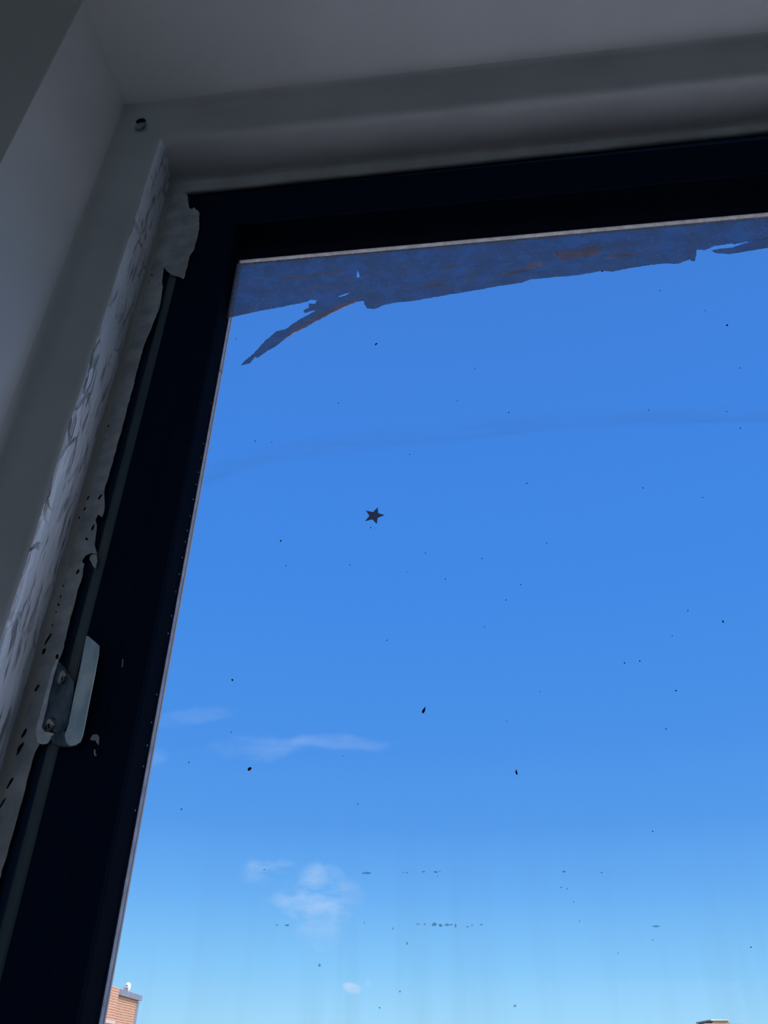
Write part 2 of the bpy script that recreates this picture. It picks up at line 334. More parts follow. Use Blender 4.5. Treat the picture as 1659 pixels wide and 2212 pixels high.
structure('wall_back', M_wall, [((WX0 - .2, WY0 - .2, 0), (-.9, WY0, ZC)), ((1.3, WY0 - .2, 0), (WX1 + .2, WY0, ZC)), ((-.9, WY0 - .2, 1.95), (1.3, WY0, ZC)), ((-.9, WY0 - .2, 0), (1.3, WY0, .9))],  # the unseen opening is added to let fill light into the room
          'back wall with a wide opening added for fill light, behind the viewer', 'wall')
structure('floor', M_floor, [((WX0 - .2, WY0 - .2, -.1), (WX1 + .2, D + .12, 0))], 'wooden floor of the room, below the view', 'floor')
structure('ceiling', M_ceil, [((WX0 - .2, WY0 - .2, ZC), (WX1 + .2, D + .12, ZC + .1))], 'flat painted ceiling above the window', 'ceiling')

# ---------------------------------------------------------------- the window
win = thing('window_1', (XL, D, ZB), 'black framed window in thick off-white painted frame, blue sky through its glass', 'window', kind='structure')
# painted fixed frame: splay, bright return, stop face
bm = bmesh.new()
prof = [(.0576, -.0900), (.0574, -.0870), (.0566, -.0835), (.0548, -.0802), (.0520, -.0778), (.0480, -.0762), (.0430, -.0752), (.0380, -.0744), (.0210, -.0715), (.0155, -.0702), (.0118, -.0680), (.0098, -.0645), (.0098, -.0605), (.0104, -.055), (.0190, -.012), (.0188, -.006), (.0165, -.004), (.001, -.0025), (.0, -.001), (.0, .004), (.03, .004)]
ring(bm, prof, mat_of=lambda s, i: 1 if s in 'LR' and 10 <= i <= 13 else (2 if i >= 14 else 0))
# subdivide the long sides so that the wood's waviness is real
bmesh.ops.subdivide_edges(bm, edges=[e for e in bm.edges if e.calc_length() > .4], cuts=160, use_grid_fill=True)
R = random.Random(3)
from mathutils import noise as mn
for v in bm.verts:      # the stop's inner edge: worn back on the left, running slightly out of level on top
    if v.co.y > D - .0033:
        if abs(v.co.x - XL) < .003 and v.co.z < ZT + .003: v.co.x -= .009
        if abs(v.co.z - ZT) < .003 and v.co.x < XR - .01: v.co.z += .0030 + .0115 * (v.co.x - XL)
for v in bm.verts:
    if D - .088 < v.co.y < D - .001:
        n = mn.noise(Vector((v.co.x * 14, v.co.y * 60, v.co.z * 14))); n2 = mn.noise(Vector((v.co.x * 60 + 9, v.co.y * 90, v.co.z * 60)))
        k = .0007 * n + .00035 * n2
        v.co.y += k
        left = v.co.x < XL + .02
        if left: v.co.x += k * 1.2
        elif v.co.z > ZT - .02: v.co.z += k * 1.2
frame = obj('fixed_frame', bm, [M_head, M_jamb, M_face], win, smooth=True)
frame['label'] = 'thickly brush-painted off-white wooden frame'

# black sash
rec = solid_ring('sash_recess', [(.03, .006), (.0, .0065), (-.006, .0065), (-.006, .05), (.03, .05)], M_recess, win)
solid_ring('sash', [(-.0065, .0035), (-.0065, -.0005), (-.0075, -.0012), (-.046, -.0012), (-.047, -.0006), (-.0705, -.0006), (-.072, .001), (-.066, .001), (-.05, .066), (-.0065, .066)], M_black, win)
solid_ring('sash_return', [(-.0712, .001), (-.0721, .0014), (-.0585, .055), (-.0575, .066), (-.048, .066)], M_returnDark, win)  # inner return of the sash, split off with its shade put into the colour
# the metal track in the left channel: a rounded ridge beside a dark groove
bm = bmesh.new()
for (xa, xb) in ((XL + .0048, XL + .0165),):
    n = 6; rows = []
    for z in (ZB + .01, ZT - .045):
        row = []
        for i in range(n + 1):
            a = math.pi * i / n
            row.append(bm.verts.new(((xa + xb) / 2 - math.cos(a) * (xb - xa) / 2, D + .0014 - .0042 * math.sin(a), z)))
        row.append(bm.verts.new((xb, D + .006, z))); row.append(bm.verts.new((xa, D + .006, z)))
        rows.append(row)
    m_ = len(rows[0])
    for i in range(m_): bm.faces.new((rows[0][i], rows[0][(i + 1) % m_], rows[1][(i + 1) % m_], rows[1][i]))
    bm.faces.new(rows[0]); bm.faces.new(list(reversed(rows[1])))
tr_ = obj('track', bm, M_track, win, smooth=False); tr_['label'] = 'dull grey metal track'
# glass
GY = D + .056
bm = bmesh.new(); box(bm, (XL + .050, GY, ZB + .05), (XR - .05, GY + .004, ZT - .05)); obj('glass_pane', bm, M_glass, win)
# glazing seal beyond the glass, with a second lip
s_ = solid_ring('glazing_seal', [(-.052, .0605), (-.0588, .0605), (-.0592, .0618), (-.0592, .0655), (-.052, .0655)], M_bead, win, sides='TBR'); s_['label'] = 'cream glazing seal'
solid_ring('glazing_seal', [(-.052, .0605), (-.0588, .0605), (-.0592, .0618), (-.0592, .0655), (-.052, .0655)], M_sealDim, win, sides='L')  # left run of the seal, shaded by its colour
s_ = solid_ring('seal_lip', [(-.052, .0657), (-.0592, .0657), (-.0598, .0662), (-.0598, .0682), (-.052, .0682)], M_sealE, win)
bm = bmesh.new()     # crumbs of putty along the left edge of the seal
for v_ in (870, 958, 988, 1020, 1046, 1078, 1114, 1146, 1170, 1204, 1240, 1278, 1330, 1368, 1500, 1560, 1610, 1655, 1750):
    p = at(515 - (v_ - 556) * .187, v_, GY - .001)
    bmesh.ops.create_icosphere(bm, subdivisions=1, radius=.0006, matrix=Matrix.Translation((XL + .0583, GY - .0008, p.z)) @ Matrix.Diagonal((1, 1, 1.8, 1)))
obj('putty_crumbs', bm, M_bead, win)

# ragged skin of old paint over the joint between frame and sash (left side)
PE = [(403, 418), (405, 426), (408, 449), (414, 452), (419, 448), (430, 459), (429, 496), (419, 537), (408, 554), (402, 581), (396, 602), (388, 597), (371, 594), (362, 586), (354, 576), (349, 604), (351, 621), (344, 662), (333, 690),
      (327, 706), (310, 745), (295, 799), (283, 848), (268, 905), (259, 938), (247, 980), (232, 1035), (226, 1050), (224, 1068), (225, 1098), (220, 1116), (211, 1110), (205, 1122), (208, 1134), (205, 1158), (203, 1176), (209, 1197),
      (197, 1194), (184, 1199), (175, 1212), (181, 1218), (178, 1239), (169, 1267), (157, 1314), (145, 1358), (133, 1408), (121, 1440), (107, 1500), (96, 1560), (83, 1609), (75, 1623), (65, 1657), (53, 1705), (36, 1765), (17, 1830), (0, 1893), (-60, 2110)]
yp = D - .0052
inner = jag(trace(PE, yp), .004, .0004, closed=False, seed=5)
zt = ZT + .0; 
poly = [(XL - .0155, ZT + .006)] + inner + [(XL - .0155, inner[-1][1])]
bm = bmesh.new(); slab(bm, [poly], yp, yp + .0012)
sk = obj('paint_skin', bm, M_flake, win); sk['label'] = 'ragged skin of old off-white paint along the joint'
# bevel-like curled lip where the skin has lifted
bm = bmesh.new()
pts = [(p[0], p[1]) for p in inner]
prev = None
for i, p in enumerate(pts):
    r = .00045 + .00025 * abs(mn.noise(Vector((0, 0, p[1] * 40))))
    ring_ = [bm.verts.new((p[0] + r * math.cos(a), yp + .0004 + r * math.sin(a), p[1])) for a in [j * math.tau / 5 for j in range(5)]]
    if prev:
        for j in range(5): bm.faces.new((prev[j], prev[(j + 1) % 5], ring_[(j + 1) % 5], ring_[j]))
    prev = ring_
lip = obj('curled_paint_lip', bm, M_bead, sk)
# smaller flakes
def flake(pix, y, th, m, name, parent, seed=1, label=None, amp=.0003):
    bm = bmesh.new(); slab(bm, [jag(trace(pix, y), .002, amp, seed=seed)], y, y + th)
    o = obj(name, bm, m, parent)
    if label: o['label'] = label
    return o
flake([(196, 1199), (203, 1197), (209, 1200), (210, 1212), (206, 1228), (200, 1222), (193, 1208)], D - .0075, .0012, M_flake, 'hanging_paint_flake', sk, 2, 'curled flake hanging from the paint skin')
flake([(194, 1597), (200, 1587), (210, 1586), (214, 1592), (213, 1610), (209, 1605), (205, 1598), (200, 1600)], D - .0016, .0004, M_flake, 'paint_fleck', win, 3)
flake([(203, 1618), (206, 1620), (206, 1628), (209, 1632), (205, 1633), (203, 1630)], D - .0016, .0004, M_flake, 'paint_fleck', win, 4)
flake([(264, 1424), (266, 1424), (265, 1440), (263, 1441)], D - .0016, .0004, M_flake, 'paint_fleck', win, 5, amp=.0001)
# chips where the paint is gone down to dark bare metal
def chip(u, v, w, h, ang, depth, name='paint_chip'):
    c = at(u, v, depth); s = depth / 1.25 / FPX * 1.3
    R = random.Random(int(u * 7 + v)); n = 11; pts = []
    for i in range(n):
        a = math.tau * i / n; r = R.uniform(.65, 1.15)
        x, z = math.cos(a) * w * r / 2 * s, math.sin(a) * h * r / 2 * s
        pts.append((c.x + x * math.cos(ang) - z * math.sin(ang), c.z + x * math.sin(ang) + z * math.cos(ang)))
    bm = bmesh.new(); slab(bm, [pts], depth, depth + .0006); return obj(name, bm, M_bare, win)
yf = D - .0056
for u, v, w, h, a in ((328, 594, 5, 9, -.3), (322, 608, 3, 5, 0), (216, 1073, 7, 20, -.3), (190, 1075, 4, 14, -.3), (183, 1099, 4, 13, -.3), (170, 1118, 5, 8, .6), (200, 1140, 6, 22, -.2), (187, 1164, 7, 12, .8),
                      (192, 1205, 6, 14, .2), (168, 1235, 7, 18, -.2), (137, 1265, 3, 5, 0), (131, 1288, 4, 7, 0), (126, 1306, 4, 8, -.3), (121, 1322, 3, 5, 0), (113, 1350, 3, 5, 0), (234, 920, 4, 8, 0), (226, 950, 2, 3, 0),
                      (103, 1381, 6, 36, -.35), (95, 1406, 9, 16, -.1), (90, 1394, 4, 9, 0), (79, 1487, 6, 22, -.4), (52, 1583, 7, 26, -.25), (43, 1616, 9, 32, -.2), (22, 1690, 6, 26, -.3), (5, 1735, 4, 22, -.3), (123, 1418, 7, 14, .2)):
    chip(u, v, w, h, a, yf)
for u, v, w, h, a, y in ((229, 97, 5, 14, .5, .411), (284, 201, 6, 5, .4, .462), (347, 243, 4, 4, 0, .475), (587, 293, 3, 3, 0, .5035), (580, 270, 3, 7, 0, .4985), (1405, 169, 5, 3, 0, .480), (1633, 160, 4, 3, 0, .484)):
    chip(u, v, w, h, a, y)
# the old screw hole at the mitre
flake([(293, 262), (299, 257), (309, 255), (314, 258), (312, 263), (303, 262), (295, 265)], .4700, .0015, M_bare, 'old_hole', win, 9, amp=.0002)
flake([(289, 275), (294, 268), (305, 266), (312, 262), (313, 268), (305, 276), (297, 278)], .4709, .0005, mat('scuffed_paint', (.36, .35, .35), .7), 'scuffed_patch', win, 9, amp=.0003)

# ---------------------------------------------------------------- steel bracket on the left track
yb = D - .0065
c0 = at(150, 1610, yb)
brk = thing('sash_bracket', (c0.x, yb, c0.z), 'pale galvanised steel bracket screwed to the left window track', 'bracket')
def plate(name, pix, y, th, m, parent, bev=.0006, jg=0):
    bm = bmesh.new(); slab(bm, [jag(trace(pix, y), .004, jg, seed=3) if jg else trace(pix, y)], y, y + th)
    o = obj(name, bm, m, parent)
    md = o.modifiers.new('bevel', 'BEVEL'); md.width = bev; md.segments = 2; md.limit_method = 'ANGLE'
    return o
plate('base_plate', [(119, 1424), (124, 1425), (144, 1446), (160, 1475), (158, 1505), (146, 1566), (139, 1578), (121, 1582), (96, 1578), (90, 1562), (105, 1494)], yb, .002, M_plate, brk)
fl = plate('flange', [(186, 1373), (190, 1373), (214, 1394), (213, 1412), (205, 1455), (193, 1515), (184, 1562), (178, 1590), (173, 1602), (163, 1609), (150, 1611), (142, 1604), (139, 1588), (147, 1565), (159, 1505), (174, 1435)], yb - .0062, .0016, M_steel, brk)
fl['label'] = 'pale blue-grey flange'
# web joining flange and base (runs back along the flange's left edge) and the curled foot
bm = bmesh.new()
for (ua, va), (ub, vb) in ((((174, 1435)), ((159, 1505))), (((159, 1505)), ((147, 1565))), (((147, 1565)), ((139, 1588)))):
    a = at(ua, va, yb - .0062); b_ = at(ub, vb, yb - .0062)
    v = [bm.verts.new(q) for q in ((a.x, yb - .006, a.z), (b_.x, yb - .006, b_.z), (b_.x, yb + .002, b_.z), (a.x, yb + .002, a.z), (a.x + .0014, yb - .006, a.z), (b_.x + .0014, yb - .006, b_.z), (b_.x + .0014, yb + .002, b_.z), (a.x + .0014, yb + .002, a.z))]
    for q in ((0, 1, 2, 3), (7, 6, 5, 4), (0, 3, 7, 4), (1, 5, 6, 2), (0, 4, 5, 1), (3, 2, 6, 7)): bm.faces.new([v[i] for i in q])
obj('web', bm, M_plate, brk)
plate('foot', [(118, 1583), (139, 1578), (150, 1586), (163, 1609), (150, 1612), (130, 1612), (112, 1606), (108, 1592)], yb - .0035, .0035, M_plate, brk, .0012, .0003)
for u, v in ((134, 1462), (107, 1566)):
    c = at(u, v, yb - .001); bm = bmesh.new()
    segs = 20; rr = .0052
    prev = None
    for y_, r in ((yb + .001, rr), (yb - .0006, rr), (yb - .0017, rr * .75), (yb - .0021, rr * .4)):
        row = [bm.verts.new((c.x + r * math.cos(math.tau * i / segs) * .8, y_, c.z + r * math.sin(math.tau * i / segs) * 1.25)) for i in range(segs)]
        if prev:
            for i in range(segs): bm.faces.new((prev[i], prev[(i + 1) % segs], row[(i + 1) % segs], row[i]))
        prev = row
    bm.faces.new(prev)
    sc_ = obj('screw', bm, M_screw, brk, smooth=True)
    bm = bmesh.new(); box(bm, (-.0032, -.0004, -.0005), (.0032, .0004, .0005))
    bmesh.ops.transform(bm, matrix=Matrix.Translation((c.x, yb - .0022, c.z)) @ Matrix.Rotation(1.2, 4, 'Y'), verts=bm.verts)
    obj('screw_slot', bm, M_bare, sc_)
# edge of paint left along the bracket and the blob at its foot
plate('paint_rim', [(121, 1423), (126, 1427), (118, 1452), (104, 1510), (94, 1556), (90, 1570), (96, 1580), (118, 1584), (138, 1578), (128, 1588), (112, 1592), (102, 1606), (90, 1608), (80, 1603), (77, 1585), (81, 1556), (96, 1505), (112, 1446)], yb - .0016, .0014, M_rimLit, brk, .0004, .0003)
flake([(128, 1456), (133, 1449), (139, 1450), (142, 1458), (139, 1462), (134, 1458), (131, 1468), (130, 1475), (127, 1474)], yb - .0030, .0008, M_flake, 'paint_crust', brk, 5)
flake([(102, 1556), (108, 1552), (113, 1560), (118, 1566), (112, 1566), (106, 1562), (100, 1566)], yb - .0030, .0008, M_flake, 'paint_crust', brk, 6)

# ---------------------------------------------------------------- what sticks to the glass
YG = GY - .0006
RES = [(500, 571), (1100, 519), (1659, 470), (2450, 399), (2440, 436), (2200, 455), (2040, 480), (1900, 492), (1760, 508), (1690, 513), (1633, 519), (1585, 528), (1581, 526), (1560, 529), (1542, 532), (1521, 541), (1505, 539),
       (1504, 551), (1501, 564), (1493, 564), (1490, 560), (1465, 570), (1439, 569), (1409, 572), (1361, 579), (1324, 587), (1301, 585), (1264, 592), (1234, 596), (1204, 598), (1144, 604), (1126, 611), (1077, 618), (1040, 625), (1010, 630), (966, 637),
       (894, 650), (858, 653), (829, 659), (811, 667), (793, 667), (787, 657), (785, 650), (771, 652), (749, 661), (720, 675), (677, 697), (663, 706), (634, 720), (612, 735), (594, 749), (572, 762), (556, 774), (551, 771), (540, 785), (521, 789),
       (529, 780), (550, 762), (572, 737), (599, 715), (616, 712), (634, 699), (648, 690), (663, 682), (677, 674), (681, 670), (659, 676), (655, 671), (668, 665), (667, 656), (682, 657), (684, 649), (673, 647), (663, 652), (634, 658), (587, 667), (532, 678), (480, 690)]
outer = jag(trace(RES, YG), .0014, .00055, seed=11)
h1 = trace([(772, 584), (776, 592), (777, 599), (770, 600)], YG); h2 = trace([(729, 641), (745, 635), (757, 632), (748, 638), (735, 642)], YG)
bm = bmesh.new(); slab(bm, [outer, h1, h2], YG - .0003, YG)
bm2 = bmesh.new(); slab(bm2, [jag(trace([(1930, 487), (1850, 506), (1760, 520), (1659, 536), (1622, 542), (1574, 550), (1544, 547), (1536, 542), (1555, 538), (1581, 536), (1600, 529), (1633, 519), (1690, 512), (1760, 507)], YG), .0022, .0003, seed=4)], YG - .0006, YG - .0004)
res = tag(obj('film_residue', bm, M_res), 'torn dark strip of old peeling film along the top edge of the glass', 'film residue')
obj('loose_strip', bm2, M_res, res)
STREAKS = [[(596, 604), (640, 597), (700, 590), (741, 585), (741, 590), (690, 595), (640, 601), (600, 606)],
           [(785, 645), (793, 643), (770, 653), (720, 676), (677, 697), (640, 718), (612, 735), (634, 712), (680, 686), (730, 660)],
           [(1196, 545), (1240, 541), (1290, 531), (1300, 536), (1285, 548), (1300, 552), (1260, 556), (1215, 565), (1205, 556)],
           [(906, 622), (930, 615), (975, 612), (960, 617), (915, 624)], [(1000, 606), (1030, 601), (1025, 605), (1003, 611)],
           [(1070, 595), (1130, 583), (1185, 571), (1180, 575), (1140, 586), (1090, 596)], [(1300, 552), (1380, 549), (1370, 553), (1310, 556)],
           [(1140, 570), (1155, 566), (1180, 568), (1150, 578), (1142, 576)], [(536, 608), (570, 604), (560, 609)], [(945, 582), (985, 573), (1010, 570), (970, 580)]]
for i, s in enumerate(STREAKS):
    bm = bmesh.new(); slab(bm, [jag(trace(s, YG), .0025, .0004, seed=20 + i)], YG - .0006, YG - .0004)
    o = obj('pale_streak', bm, M_streak, res)
# arc of a wiping smear across the pane
bm = bmesh.new(); uvl = bm.loops.layers.uv.new('UVMap')
arc = [(425, 1062, 1005), (520, 1022, 970), (600, 1002, 950), (730, 986, 930), (870, 970, 915), (1040, 955, 895), (1200, 935, 878), (1380, 922, 872), (1540, 920, 872), (1700, 916, 870), (1900, 918, 874), (2150, 930, 890)]
NV = 6; prev = None
for i, (u, vb, vt) in enumerate(arc):
    row = [(bm.verts.new(at(u, vb + (vt - vb) * j / NV, YG)), i / (len(arc) - 1), j / NV) for j in range(NV + 1)]
    if prev:
        for j in range(NV):
            q = (prev[j], row[j], row[j + 1], prev[j + 1]); f = bm.faces.new([x[0] for x in q])
            for l, x in zip(f.loops, q): l[uvl].uv = (x[1], x[2])
    prev = row
tag(obj('wiping_smear', bm, M_smear), 'faint arched wiping smear running across the upper glass', 'smear', kind='stuff')
# star sticker
bm = bmesh.new()
star = [(816, 1096.5), (817, 1109), (831, 1113.3), (816.3, 1119), (814, 1132.5), (804.5, 1122.5), (788.8, 1126.3), (798, 1114.5), (790.3, 1103.7), (806, 1106.7)]
slab(bm, [trace(star, YG)], YG - .0008, YG)
o = tag(obj('star_sticker', bm, M_star), 'small dark navy five-pointed star sticker on the glass', 'sticker')
md = o.modifiers.new('bevel', 'BEVEL'); md.width = .0003; md.segments = 2; md.limit_method = 'ANGLE'

def speck(pix, name, label, cat='speck', group=None, m=None, th=.0008):
    y = YG; pts = trace(pix, y)
    cx_ = sum(p[0] for p in pts) / len(pts); cz_ = sum(p[1] for p in pts) / len(pts)
    bm = bmesh.new()
    A = [bm.verts.new((p[0], y, p[1])) for p in pts]; B = [bm.verts.new((cx_ + (p[0] - cx_) * .75, y - th, cz_ + (p[1] - cz_) * .75)) for p in pts]
    n = len(pts)
    for i in range(n): bm.faces.new((A[i], A[(i + 1) % n], B[(i + 1) % n], B[i]))
    bm.faces.new(B); bm.faces.new(list(reversed(A)))
    return tag(obj(name, bm, m or M_speck), label, cat, group)
def blob(u, v, w, h, ang=0, k=10):
    return [(u + math.cos(a) * w / 2 * math.cos(ang) - math.sin(a) * h / 2 * math.sin(ang), v + math.cos(a) * w / 2 * math.sin(ang) + math.sin(a) * h / 2 * math.cos(ang)) for a in [math.tau * i / k for i in range(k)]]
speck([(918.6, 1526), (919, 1530), (918.3, 1535), (916.8, 1538.5), (914, 1541.3), (912, 1540.3), (911.3, 1537.5), (912.3, 1534.5), (914.8, 1531)], 'dark_drop', 'dark teardrop-shaped speck near the middle of the lower glass', 'speck')
speck([(1114.3, 1662.5), (1115.8, 1663), (1117, 1667), (1118.5, 1671), (1118, 1673), (1116.5, 1674), (1114.7, 1672), (1113.3, 1668.5), (1113.6, 1665)], 'dark_drop', 'dark seed-shaped upright speck low on the glass, right of the teardrop', 'speck')
speck([(538, 1657.5), (541, 1657), (543.7, 1658.5), (543, 1661.5), (540.5, 1664), (537, 1665.5), (534.8, 1664), (535, 1661)], 'dark_drop', 'oval reddish-brown speck under the cloud wisp, nearest the frame', 'speck')
speck(blob(502, 1469, 4, 4.6), 'dark_dot', 'round dark dot on the glass above the long cloud wisp')
speck(blob(812.5, 743.5, 7, 2.6, -.6), 'dark_dot', 'slanted dark fleck high on the glass below the film residue')
speck(blob(1570.5, 703, 5, 3, -.3), 'dark_dot', 'small oval dark fleck high at the right of the glass')
speck(blob(1561.7, 1343, 6, 2.6, .8), 'dark_dot', 'slanting dark fleck at the right of the glass, mid height')
speck(blob(606.5, 1168.5, 3.6, 3.4), 'dark_dot', 'dark dot left of the star sticker and below it')
speck(blob(801, 1140, 2.4, 2.4), 'dark_dot', 'tiny dark dot right under the star sticker')
LAND = [('the star sticker', 810, 1113), ('the teardrop speck', 915, 1534), ('the seed-shaped speck', 1116, 1668), ('the oval reddish speck', 538, 1661), ('the slanting fleck at the right', 1561, 1343), ('the slanted fleck under the residue', 812, 743), ('the oval fleck high at the right', 1570, 703), ('the small white cloud', 760, 2130)]
def place_labels(items, what):
    """where each dot sits next to the nearest named thing on the glass"""
    buckets = {}
    for i, it in enumerate(items):
        n_, lu, lv = min(LAND, key=lambda l: math.hypot(it[0] - l[1], it[1] - l[2]))
        a = math.degrees(math.atan2(-(it[1] - lv), it[0] - lu)) % 360
        d = ['right of', 'upper right of', 'above', 'upper left of', 'left of', 'lower left of', 'below', 'lower right of'][int((a + 22.5) // 45) % 8]
        buckets.setdefault((n_, d), []).append((math.hypot(it[0] - lu, it[1] - lv), i))
    outl = {}
    for (n_, d), l in buckets.items():
        l.sort()
        for k, (_, i) in enumerate(l):
            outl[i] = f'{what} {d} {n_}' if len(l) == 1 else f"{what} {d} {n_}, {['nearest', 'second nearest', 'third nearest', 'fourth nearest', 'fifth nearest', 'sixth nearest', 'seventh nearest', 'eighth nearest'][k]}"
    return outl
TINY = [(731, 871, 2.6), (551, 953, 3), (1099, 891, 3), (1138, 1044, 3), (1389, 1054, 3), (618, 1222, 2.6), (756, 1220, 2.6), (919, 1195, 2.8), (962, 1251, 2.8), (1041, 1207, 3), (1125, 1263, 2.8), (1181, 1173, 2.8), (1093, 1296, 2.8),
        (836, 1383, 2.8), (499, 1582, 2.6), (408, 1647, 3), (392, 1748, 3.6), (773, 1737, 3), (740, 1633, 2), (1166, 1494, 2.2), (1349, 1432, 3.6), (1382, 1428, 3.6), (1460, 1492, 4), (1439, 1575, 3.2), (1486, 1319, 3), (1452, 1373, 2.6),
        (1410, 1796, 3.2), (1598, 795, 2.8), (1599, 925, 3), (1518, 1075, 2.6), (1026, 797, 2.2), (1622, 2046, 3.6), (988, 866, 2.2), (510, 732, 2.6), (1425, 628, 2.6), (1301, 586, 4.5), (1523, 671, 2.2), (1047, 1354, 2.2), (1095, 1558, 2.2), (1401, 886, 2.6), (1570, 889, 2.6), (885, 982, 2.2), (879, 1236, 2), (587, 955, 2)]
TL = place_labels(TINY, 'tiny dark dot')
for i, (u, v, w) in enumerate(TINY):
    speck(blob(u, v, w, w * .8, i, 7), 'dark_dot', TL[i], 'speck', 'tiny dark dots on the glass', th=.0004)
MARKS = [(793, 1886, 19, 5), (872, 1885, 3, 3), (879, 1885.5, 4, 4), (915, 1883, 9, 3), (941.5, 1883.5, 9, 4), (950, 1882, 3, 3), (945, 1893, 3, 3), (1219, 1883, 8, 4), (1300, 1885, 5, 3), (1212, 1917, 6, 2.5), (1225, 1920, 4, 3), (620, 1998.5, 9, 4), (598, 1998, 5, 3),
         (900.5, 1996, 3, 4), (905, 1996.5, 3, 4), (917.5, 1996, 4, 4), (938, 1997, 11, 8), (952, 1999, 9, 6), (966, 1997.5, 10, 6), (975, 1997.5, 9, 3), (984, 2000, 5, 9), (1010, 2002, 6, 3), (1020, 1999, 5, 2.5), (1040, 1997, 6, 3), (1418, 2001, 19, 4),
         (690, 2085, 6, 7), (849, 2006, 3, 5), (879, 2038, 4, 6), (787, 1993, 2.5, 4), (1239, 1948, 3, 3), (1252, 1990, 3, 3), (1410, 2030, 2.5, 4), (571, 1878.5, 5, 2.5), (1112, 2173, 6, 6), (864, 2142, 5, 4), (820, 2177, 5, 4), (1335, 2059, 3, 4)]
ORD = ['first', 'second', 'third', 'fourth', 'fifth', 'sixth', 'seventh', 'eighth', 'ninth', 'tenth', 'eleventh', 'twelfth', 'thirteenth', 'fourteenth', 'fifteenth', 'sixteenth', 'seventeenth']
up_ = sorted(i for i in range(len(MARKS)) if 1880 < MARKS[i][1] < 1890); up_.sort(key=lambda i: MARKS[i][0])
lo_ = [i for i in range(len(MARKS)) if 1995 < MARKS[i][1] < 2003]; lo_.sort(key=lambda i: MARKS[i][0])
oth = [i for i in range(len(MARKS)) if i not in up_ and i not in lo_]
ML = {i: f'small grey smudge, {ORD[k]} from the left in the upper row low on the glass' for k, i in enumerate(up_)}
ML.update({i: f'small grey smudge, {ORD[k]} from the left in the lower row low on the glass' for k, i in enumerate(lo_)})
ol = place_labels([MARKS[i] for i in oth], 'faint grey speck'); ML.update({i: ol[k] for k, i in enumerate(oth)})
for im, (u, v, w, h) in enumerate(MARKS):
    big = {793: 'long pale grey smudge, leftmost of the upper row of marks low on the glass', 1418: 'thin flat grey smudge low on the glass toward the right', 938: 'widest grey smudge in the broken row of marks low on the glass', 690: 'grey speck low on the glass above the small white cloud',
           620: 'grey smudge below the white cloud patch, left end of the lower row', 966: 'curved grey smudge right in the middle of the lower row of marks'}.get(u)
    pix = [(x + random.uniform(-.12, .12) * w, y + random.uniform(-.15, .15) * h) for x, y in blob(u, v, w, h, 0, 9)]
    speck(pix, 'grey_smudge', big or ML[im], 'smudge', 'grey smudges low on the glass', M_mark, .0002)
# a short hair on the seal
cu = bmesh.new(); hp = trace([(471, 783), (472, 792), (474, 799), (478, 804), (480, 806)], YG); prev = None
for i, p in enumerate(hp):
    row = [cu.verts.new((p[0] + .0004 * math.cos(a), YG - .0004 + .0004 * math.sin(a), p[1])) for a in (0, 1.57, 3.14, 4.71)]
    if prev:
        for j in range(4): cu.faces.new((prev[j], prev[(j + 1) % 4], row[(j + 1) % 4], row[j]))
    prev = row
tag(obj('hair', cu, M_speck), 'short curved dark hair on the left edge of the glass', 'hair')

# ---------------------------------------------------------------- outside
GZ = -9.0
bm = bmesh.new(); box(bm, (-400, 1.2, GZ - .5), (400, 900, GZ))
tag(obj('ground', bm, M_ground), 'street and ground outside, far below the window', 'ground', kind='structure')

def facade(name, parent, p0, p1, ztop, zbot, thick, m):
    """brick wall from p0 to p1 (x, y), thickness towards the left, with bricks mapped in metres"""
    d = Vector((p1[0] - p0[0], p1[1] - p0[1], 0)); ln = d.length; d.normalize(); nrm = Vector((-d.y, d.x, 0)) * thick
    bm = bmesh.new(); uvl = bm.loops.layers.uv.new('UVMap')
    a, b_ = Vector((p0[0], p0[1], 0)), Vector((p1[0], p1[1], 0))
    v = [bm.verts.new(q) for q in (a + Vector((0, 0, zbot)), b_ + Vector((0, 0, zbot)), b_ + Vector((0, 0, ztop)), a + Vector((0, 0, ztop)),
                                   a + nrm + Vector((0, 0, zbot)), b_ + nrm + Vector((0, 0, zbot)), b_ + nrm + Vector((0, 0, ztop)), a + nrm + Vector((0, 0, ztop)))]
    for q in ((0, 1, 2, 3), (7, 6, 5, 4), (0, 3, 7, 4), (1, 5, 6, 2), (0, 4, 5, 1), (3, 2, 6, 7)):
        f = bm.faces.new([v[i] for i in q])
        for l in f.loops:
            c = l.vert.co - a; l[uvl].uv = (c.dot(d) + c.dot(nrm.normalized()), c.z)
    return obj(name, bm, m, parent)
# direction of the building's long wall
w = raydir(720, 2279); w = Vector((w.x, w.y, 0)).normalized()
r = raydir(300, 2150); FAR = EYE + r * (52 / r.y)              # top of the far corner
def on_wall(u, v):
    """where the sight line meets the plane of the long wall"""
    n_ = Vector((-w.y, w.x, 0)); d = raydir(u, v); return EYE + d * ((FAR - EYE).dot(n_) / d.dot(n_))
MID = on_wall(253, 2137); NEAR = on_wall(190, 2108)
bd = thing('brick_building', (FAR.x, FAR.y, GZ), 'pinkish brick building with grey coping behind the lower left window edge', 'building')
ZR = MID.z
xy = lambda p, off=0: (p.x + w.y * off, p.y - w.x * off)
facade('side_wall', bd, xy(MID), xy(FAR), ZR, GZ, 9, M_brickB)
o = facade('projecting_wall', bd, xy(NEAR, .13), xy(MID, .13), ZR + .05, GZ, 9, M_brickA); o['label'] = 'pinker brick bay nearer the window frame'
o = facade('coping', bd, xy(MID, .16), xy(FAR + w * .3, .16), ZR + .02, ZR - .24, 9.3, M_cop); o['label'] = 'grey metal coping'
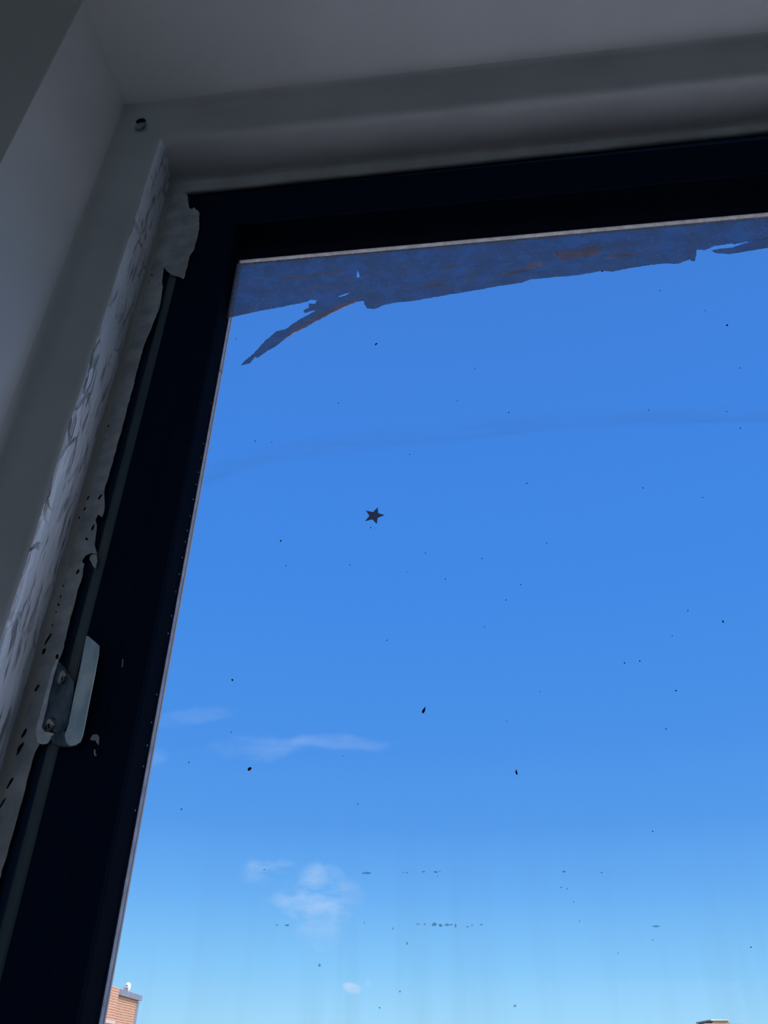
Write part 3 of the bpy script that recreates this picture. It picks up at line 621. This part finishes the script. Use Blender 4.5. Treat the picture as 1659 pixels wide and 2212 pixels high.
o = facade('corner_strip', bd, xy(FAR - w * .3, .05), xy(FAR + w * .2, .05), ZR - .3, GZ, .6, M_cop); o['label'] = 'grey strip down the far corner'
q = on_wall(240, 2206)
o = facade('string_course', bd, xy(NEAR, .2), xy(MID, .2), q.z + .02, q.z - .12, 1, mat('pale_ledge', (.45, .33, .27), .7)); o['label'] = 'pale ledge'
facade('lower_wall', bd, xy(NEAR, .16), xy(MID, .16), q.z - .12, GZ, 1, M_band)
# dome-shaped white vent / dish on the roof
p = on_wall(274, 2143); p = p + Vector((-w.y, w.x, 0)) * 1.0
sc_ = (p - EYE).length / 1800
dm = thing('roof_dish', (p.x, p.y, ZR), 'small cream-white rounded dish on top of the brick building', 'satellite dish')
c = EYE + raydir(275, 2133) * ((p.y - EYE.y) / raydir(275, 2133).y)
bm = bmesh.new(); bmesh.ops.create_uvsphere(bm, u_segments=20, v_segments=12, radius=1, matrix=Matrix.Translation(c) @ Matrix.Rotation(.15, 4, 'Y') @ Matrix.Diagonal((6.6 * sc_, 3 * sc_, 8.5 * sc_, 1)))
obj('dish', bm, M_dome, dm, smooth=True)
bm = bmesh.new(); box(bm, (c.x - .1, c.y - .1, ZR - .05), (c.x + .1, c.y + .1, c.z)); obj('mast', bm, M_cop, dm)
e = c + (EYE - c).normalized() * 3.2 * sc_ + Vector((-1.6, 0, 3)) * sc_
bm = bmesh.new(); bmesh.ops.create_uvsphere(bm, u_segments=10, v_segments=6, radius=1, matrix=Matrix.Translation(e) @ Matrix.Diagonal((2 * sc_, 1 * sc_, 1.1 * sc_, 1))); obj('receiver', bm, M_domeD, dm)

# far brown building with green cap at the bottom right
def seg(u, v, y): r_ = raydir(u, v); return EYE + r_ * (y / r_.y)
YF = 110
a = seg(1519, 2209, YF); b_ = seg(1617, 2209, YF)
b2 = thing('brown_building', ((a.x + b_.x) / 2, YF, GZ), 'distant brown building with greenish roof cap at the bottom right of the window', 'building')
def blk(name, u0, u1, v0, v1, y0, y1, m, bev=.2):
    p, q = seg(u0, v0, y0), seg(u1, v0, y0); zt_ = (p.z + q.z) / 2; zb_ = GZ if v1 is None else seg((u0 + u1) / 2, v1, y0).z
    bm = bmesh.new(); box(bm, (p.x, y0, zb_), (q.x, y1, zt_)); o = obj(name, bm, m, b2)
    md = o.modifiers.new('bevel', 'BEVEL'); md.width = bev; md.segments = 2; return o
blk('main_block', 1519, 1617, 2211, None, YF, YF + 12, M_brown)
p, q = seg(1526, 2211, YF + 1), seg(1590, 2211, YF + 1); tp = seg(1555, 2203.5, YF + 1).z
bm = bmesh.new(); box(bm, (p.x, YF + 1, p.z - .6), (q.x, YF + 9, tp))
for v in bm.verts:
    if v.co.z > p.z: v.co.x += (1 if v.co.x < (p.x + q.x) / 2 else -1) * .95
obj('penthouse', bm, M_brown, b2)
o = blk('roof_cap', 1534.5, 1574, 2201.8, 2206, YF + .8, YF + 9, M_copper, .15); o['label'] = 'greenish cap'
